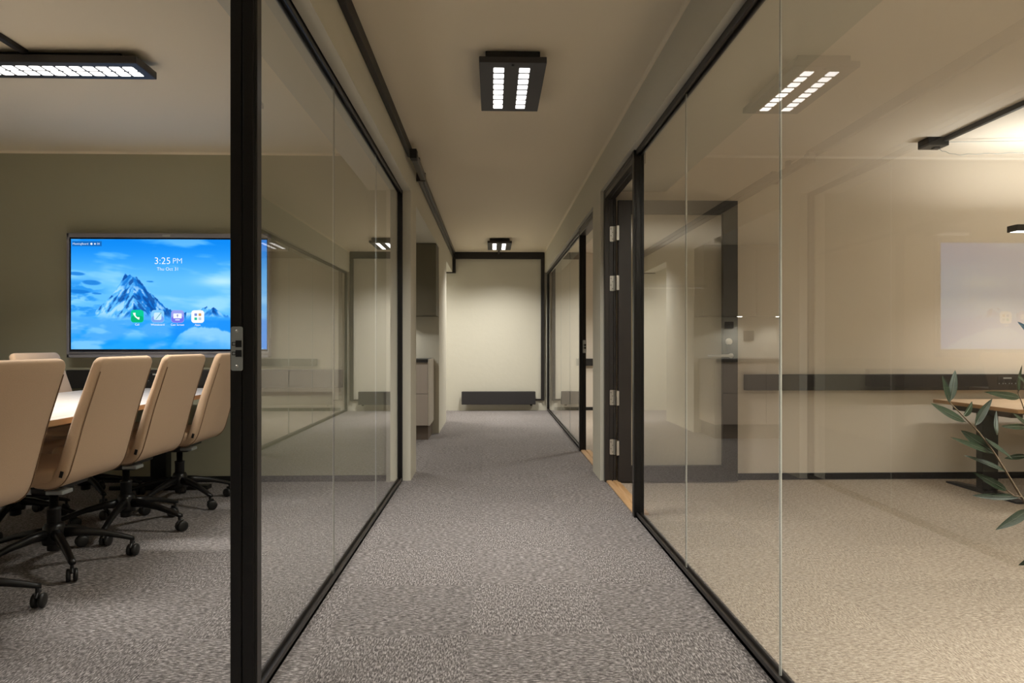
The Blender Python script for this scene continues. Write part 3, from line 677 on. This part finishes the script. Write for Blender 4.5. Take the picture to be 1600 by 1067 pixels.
def make_chair():
    t = empty('conference_chair', (0, 0, 0)); t['category'] = 'chair'; t['group'] = 'conference chairs round the meeting table'
    # the sitter faces -X
    bp = spline([(.03, 0, .405), (.10, 0, .398), (.155, 0, .408), (.195, 0, .450), (.222, 0, .53), (.262, 0, .68), (.305, 0, .82), (.348, 0, .957)], 5)
    back = padded(bp, lambda s: .243 - .012 * s - .02 * max(0, .25 - s) * 4 * .6, lambda s: .062 - .022 * s if s > .2 else .052, .022, .038).build('backrest', M['fabric'], t)
    for sy in (-1, 1):
        seam = MB().tube([(p.x + .0022 * (1 if i > 4 else 0), sy * (.2435 - .012 * i / len(bp) - .0165), p.z - (.002 if i < 6 else 0)) for i, p in enumerate(bp) if 5 <= i < len(bp) - 2], .0022, 5)
        seam.build('seam', M['thread'], back)
    o = MB().box((.176, -.2445, .452), (.190, -.2405, .480), .001, rot=Matrix.Rotation(R(15), 3, 'Y')).build('fabric_tab', M['plastic'], back); o['label'] = 'small black fabric tab'
    spf = spline([(.165, 0, .415), (.05, 0, .405), (-.10, 0, .405), (-.22, 0, .412), (-.275, 0, .425)], 5)
    sm_ = padded(spf[::-1], lambda s: .238, lambda s: .078, .032, .035)
    sm_.build('seat', M['fabric'], t)
    mech = MB().box((-.16, -.10, .372), (.10, .10, .399), .008).box((-.08, -.045, .335), (.07, .045, .374), .01).build('mechanism', M['plastic'], t)
    o = MB().box((.085, -.195, .368), (.16, -.12, .386), .004).build('lever', M['steel_sat'], mech); o['label'] = 'grey adjusting paddle'
    col = MB().lathe([(0, .075), (.026, .075), (.028, .08), (.028, .26), (.030, .262), (.030, .275), (.018, .276), (.018, .345), (0, .345)], (0, 0, 0), 'Z', 20)
    col.build('column', M['plastic'], t)
    MB().lathe([(.02, .10), (.046, .105), (.048, .12), (.044, .185), (.036, .20), (.02, .202)], (0, 0, 0), 'Z', 20).build('hub', M['black'], t)
    for k in range(5):
        a = R(72 * k); ca, sa = math.cos(a), math.sin(a)
        def rot(x, y, z): return (x * ca - y * sa, x * sa + y * ca, z)
        prof = [(.030, .155, .022, .024), (.10, .150, .019, .019), (.19, .132, .016, .015), (.265, .108, .0145, .0125), (.305, .094, .014, .011), (.325, .088, .012, .009)]
        rings = []
        for x, z, hw, hh in prof:
            rings.append([rot(x, hw * cy, z + hh * cz) for cy, cz in ((.7, -1), (1, -.6), (1, .3), (.6, .9), (-.6, .9), (-1, .3), (-1, -.6), (-.7, -1))])
        mb = MB(); loft(mb, rings); leg = mb.build('leg', M['black'], t)
        # twin wheel caster trailing at its own angle
        w = a + [1.1, 2.2, .4, 1.7, 2.9][k]; cw, sw = math.cos(w), math.sin(w); px, py = .312 * ca, .312 * sa
        mb = MB().tube([(px, py, .052), (px, py, .085)], .0075, 8)
        ox_, oy_ = px + cw * .012, py + sw * .012
        for s in (-1, 1):
            mbw = [(0, .0), (.022, 0), (.0275, .004), (.029, .010), (.0275, .016), (.020, .0185), (0, .019)]
            n = 18; vs = []; fs = []
            for q in range(n):
                b2 = 2 * PI * q / n
                for r, h in mbw:
                    u = r * math.cos(b2); v = r * math.sin(b2); l = s * (.004 + h)
                    vs.append((ox_ + cw * u - sw * l, oy_ + sw * u + cw * l, .030 + v))
            m_ = len(mbw)
            for q in range(n):
                for j in range(m_ - 1): a1, b1 = q * m_ + j, ((q + 1) % n) * m_ + j; fs.append([a1, b1, b1 + 1, a1 + 1])
            mb.raw(vs, fs, 0, True)
        mb.tube([(ox_ - cw * .026, oy_ - sw * .026, .045), (ox_ - cw * .014, oy_ - sw * .014, .060), (ox_ + cw * .008, oy_ + sw * .008, .064)], .007, 6)
        mb.build('caster', M['plastic'], leg)
    return t
chair0 = make_chair()
def place(x, y, rz, base, label, first=False):
    c = chair0 if first else copy_tree(chair0)
    c.location = (x, y, 0); c.rotation_euler.z = rz; c['label'] = label
    for ch in c.children:
        if ch.name.split('.')[0] == 'leg': ch.rotation_euler.z = R(base) - rz
    return c
place(-2.005, 2.50, R(1), 36, 'beige conference chair cut by the picture edge, seen from behind, closest to the doorway', True)
place(-2.015, 3.20, R(0), 26, 'beige conference chair seen from behind, second along the table from the doorway')
place(-2.01, 3.81, R(-1), -8, 'beige conference chair seen from behind, third along the table from the doorway')
place(-2.00, 4.43, R(1), -33, 'beige conference chair seen from behind, half hidden by the black door jamb')
place(-2.65, 4.53, R(180), 30, 'beige conference chair facing across the table, its headrest showing beside the display')
place(-2.64, 3.86, R(180), 0, 'beige conference chair across the table, only its black castors showing')

# ------------------------------------------------------------------ desk room: desk, pendant, track
t = empty('desk', (4.09, 4.6, 0), 'low oak height-adjustable desk with black legs behind the olive leaves', 'desk')
MB().box((-.80, -.42, .586), (.80, .40, .612), .002).build('desk_top', [M['oak_x']], t)
MB().box((-.801, -.421, .587), (-.7995, .401, .611)).box((-.801, -.4215, .587), (.801, -.4195, .611)).build('edge_band', M['oak_edge'], t)
MB().box((-.62, -.05, .54), (.66, .01, .585), .004).build('beam', M['black_matt'], t)
for x in (-.71, .69):
    MB().box((x - .055, -.065, .03), (x + .055, .0, .56), .004).box((x - .045, -.06, .56), (x + .045, -.005, .586)).box((x - .04, -.30, .545), (x + .04, .26, .585), .003).build('leg', M['black'], t)
    MB().prism([(-.34, .001), (.34, .001), (.34, .012), (.04, .032), (-.10, .032), (-.34, .012)], lambda u, v, w: (w, u, v), x - .035, x + .035).build('foot', M['black'], t)
def pendant(loc, L, label, down, up, wires, spread=150):
    t = empty('pendant_lamp', loc, label, 'lamp', 'linear pendant lamps')
    mb = MB().box((0, 0, 0), (L, .006, .042), .001).box((0, .086, 0), (L, .092, .042), .001).box((0, .006, 0), (.006, .086, .042)).box((L - .006, .006, 0), (L, .086, .042)).box((.006, .006, .008), (L - .006, .086, .013))
    mb.build('housing', M['charcoal'], t)
    MB().box((.012, .012, -.001), (L - .012, .08, .008)).build('diffuser', M['cell'], t)
    MB().box((.012, .012, .0132), (L - .012, .08, .0145)).build('light_strip', M['cell'], t)
    area('lamp_light', t, (L / 2, .046, -.0025), L - .04, .06, down, spread); area('up_light', t, (L / 2, .046, .016), L - .04, .06, up, 179, (PI, 0, 0), (1, .985, .95))
    for x in wires: MB().tube([(x, .046, .02), (x, .046, CEIL - loc[2] - .001)], .0012, 6).build('suspension_wire', M['steel'], t)
    return t
pendant((3.46, 4.40, 1.77), 1.24, 'black linear pendant lamp hanging over the desk, shining up and down', 9, 16, (.3, .94), 120)
pendant((1.45, .92, 1.77), 1.40, 'black linear pendant lamp nearer the olive tree, shining up and down', 66, 105, (.3, 1.02))
t = empty('light_track', (3.1, 4.6, CEIL), 'black ceiling track ending in a box above the desk', 'light track')
MB().box((-.015, -3.6, -.032), (.015, .0, -.001), .003).build('rail', M['trunk'], t)
MB().box((-.12, -3.70, -.058), (.025, -3.58, -.001), .004).build('end_box', M['trunk'], t)
mb = MB().box((-.12, -.02, -.058), (.025, .10, -.001), .004); eb = mb.build('end_box', M['trunk'], t)
MB().box((-.05, .02, -.068), (-.01, .06, -.058), .003).build('cable_outlet', M['charcoal'], eb)
cab = spline([(3.09, 4.64, 2.371), (3.14, 4.645, 2.355), (3.22, 4.64, 2.335), (3.34, 4.62, 2.335), (3.5, 4.58, 2.33), (3.70, 4.50, 2.32), (3.9, 4.455, 2.37), (4.05, 4.446, CEIL - .012)], 6)
tag(MB().tube([(p.x, p.y, p.z + .003 * math.sin(i * 1.3)) for i, p in enumerate(cab)], .0022, 6).build('power_cable', M['steel_sat']), 'thin slack cable from the ceiling track box towards the pendant lamp', 'cable')
tag(MB().tube([(3.126, 4.63, 2.418), (4.1, 4.55, 2.418), (4.2, 4.53, CEIL - .004)], .0022, 6).build('power_cable', M['steel_sat']), 'thin taut wire along the ceiling beside the track box', 'cable')

# ------------------------------------------------------------------ olive tree
t = empty('olive_tree', (1.42, 1.28, 0), 'potted olive tree reaching leafy twigs into view behind the glass', 'plant')
O = Vector((1.42, 1.28, 0))
def pt(px, py, dep):
    Y = dep / (math.cos(YAW) + ray(px) * math.sin(YAW)); return at(px, py, Y) - O
twigs = MB(); foliage = MB()
def leaf(b0, tip, w, roll=.3, bow=.1):
    ax = tip - b0; L = ax.length; ax.normalize()
    side = ax.cross(Vector((.25, -1, .25)).normalized()).normalized(); nrm = side.cross(ax).normalized()
    side = (side * math.cos(roll) + nrm * math.sin(roll)).normalized(); nrm = side.cross(ax).normalized()
    vs = []; n = 9
    for i in range(n + 1):
        s = i / n; wd = w * (math.sin(PI * min(1, s ** .85)) ** .8) * (1 - .15 * s) * .5 if 0 < s < 1 else 0
        c = b0 + ax * (L * s) + nrm * (bow * L * (math.sin(PI * s)))
        vs += [c - side * wd + nrm * wd * .25, c, c + side * wd + nrm * wd * .25]
    k = len(vs); th = nrm * .0006
    fs = []
    for i in range(n):
        for q in (0, 1): a = i * 3 + q; fs.append([a, a + 1, a + 4, a + 3])
    foliage.raw(vs, fs, 0, True)
    foliage.tube([b0 + ax * (L * s) + nrm * (bow * L * math.sin(PI * s) + .0004) for s in (0, .3, .6, .9)], [.0011, .0009, .0006, .0003], 5, 1)
LV = [(1483.2, 628.8, 1472, 586, 12, 1.55), (1484.5, 627, 1492.5, 578, 12.5, 1.56), (1508.5, 659, 1454, 629.7, 14, 1.52), (1505, 650, 1519, 627, 14, 1.57),
      (1523.6, 665, 1550.7, 622.6, 13, 1.58), (1593, 621.7, 1537, 612, 11, 1.5), (1591, 614.5, 1597, 570, 12, 1.52), (1599, 606, 1589.5, 588, 10, 1.5),
      (1558, 680, 1557, 641, 7, 1.6), (1604, 667, 1563, 666, 9, 1.5), (1606, 663, 1583, 646, 11, 1.54), (1612, 531, 1589.5, 502.5, 13, 1.5),
      (1550, 705, 1501, 672, 17, 1.54), (1552, 708.5, 1484, 682.6, 9, 1.50), (1572.6, 736.5, 1505.8, 711, 9, 1.53), (1540, 685, 1582, 717, 15, 1.49),
      (1573.7, 766.7, 1520, 737.6, 12, 1.56), (1595, 776, 1518.7, 774, 11, 1.52), (1606, 797, 1555, 828, 15, 1.5), (1606, 712, 1569, 716, 9, 1.56), (1614, 868, 1591, 883, 11, 1.52)]
for i, (a, b2, c, d, w, dep) in enumerate(LV):
    leaf(pt(a, b2, 1.55), pt(c, d, dep + .02 * math.sin(i * 2.3)), w * 1.55 / F * 1.08, .35 * math.sin(i * 1.7), .06 * math.sin(i * 2.9))
tw = [pt(x, y, 1.55) for x, y in ((1483, 628), (1505, 650), (1530, 676), (1553, 707), (1572, 737), (1588, 764), (1604, 790))]
twigs.tube(tw + [Vector((-.07, .10, .53)), Vector((0, 0, .44))], [.0012, .0015, .0018, .002, .0022, .0026, .003, .004, .006], 7)
tw = [pt(x, y, 1.53) for x, y in ((1590, 612), (1597, 630), (1606, 655), (1622, 690))]
twigs.tube(tw + [Vector((-.05, .07, .68)), Vector((0, 0, .56))], [.001, .0013, .0018, .0024, .004, .006], 7)
tw = [pt(x, y, 1.53) for x, y in ((1573, 766), (1585, 775), (1596, 776), (1612, 800), (1614, 868))]
twigs.tube(tw[:4] + [Vector((-.07, .10, .53))], .0018, 6); twigs.tube([tw[4], tw[4].lerp(Vector((0, 0, .40)), .5) + Vector((0, 0, -.012)), Vector((0, 0, .40))], [.0012, .002, .003], 6)
twigs.tube([pt(1612, 531, 1.5), pt(1630, 580, 1.5), Vector((0, 0, .72))], [.001, .0015, .005], 6)
trunk = MB().tube([(0, 0, .30), (.008, .004, .5), (-.004, 0, .75), (.004, .003, 1.0), (0, 0, 1.25)], [.016, .0145, .012, .010, .006], 12)
rng = random.Random(3)
for k in range(22):                                     # the crown out of view
    z0_ = .75 + .55 * rng.random(); a = rng.uniform(-1.9, 1.6); l = rng.uniform(.14, .30)
    p0 = Vector((0, 0, z0_)); p1 = p0 + Vector((math.cos(a) * l, math.sin(a) * l * .6, l * rng.uniform(.3, 1.0)))
    mid = (p0 + p1) / 2 + Vector((0, 0, -.02)); twigs.tube([p0, mid, p1], [.004, .0025, .001], 6)
    for q in range(7):
        s = .25 + .75 * q / 6; c = p0.lerp(p1, s); d = Vector((rng.uniform(-.4, 1), rng.uniform(-.9, .6), rng.uniform(-.5, .9))).normalized()
        leaf(c, c + d * rng.uniform(.055, .085), .016, rng.uniform(-.6, .6), rng.uniform(-.08, .08))
foliage.build('foliage', [M['leaf'], mat('leaf rib', (.05, .065, .035), .5)], t)
twigs.build('twigs', M['bark'], t); trunk.build('trunk', M['bark'], t)
pot = MB().lathe([(0, .001), (.14, .001), (.15, .01), (.185, .33), (.185, .35), (.165, .35), (.16, .30)], (0, 0, 0), 'Z', 36).build('pot', M['pot'], t)
MB().lathe([(0, .31), (.161, .305)], (0, 0, 0), 'Z', 30).build('soil', M['soil'], t)

# ------------------------------------------------------------------ camera, world, view
w = bpy.data.worlds.new('World'); bpy.context.scene.world = w; w.use_nodes = True
w.node_tree.nodes['Background'].inputs[0].default_value = (.9, .95, 1, 1); w.node_tree.nodes['Background'].inputs[1].default_value = .0
cd = bpy.data.cameras.new('Camera'); cam = bpy.data.objects.new('Camera', cd); C.objects.link(cam)
cam.location = (0, 0, EYE); cam.rotation_euler = (R(90), 0, -YAW); cd.lens = 24; cd.sensor_width = 36; cd.shift_y = 4.5 / 1600; cd.clip_start = .02
sc = bpy.context.scene; sc.camera = cam
vs_ = sc.view_settings; sc.display_settings.display_device = 'sRGB'
vs_.view_transform = 'Standard'; vs_.look = 'None'; vs_.exposure = .12; vs_.gamma = 1; vs_.use_curve_mapping = False
cy = sc.cycles
cy.max_bounces = 14; cy.diffuse_bounces = 8; cy.glossy_bounces = 8; cy.transparent_max_bounces = 32; cy.sample_clamp_indirect = 4; cy.caustics_reflective = False
cy.use_denoising = True
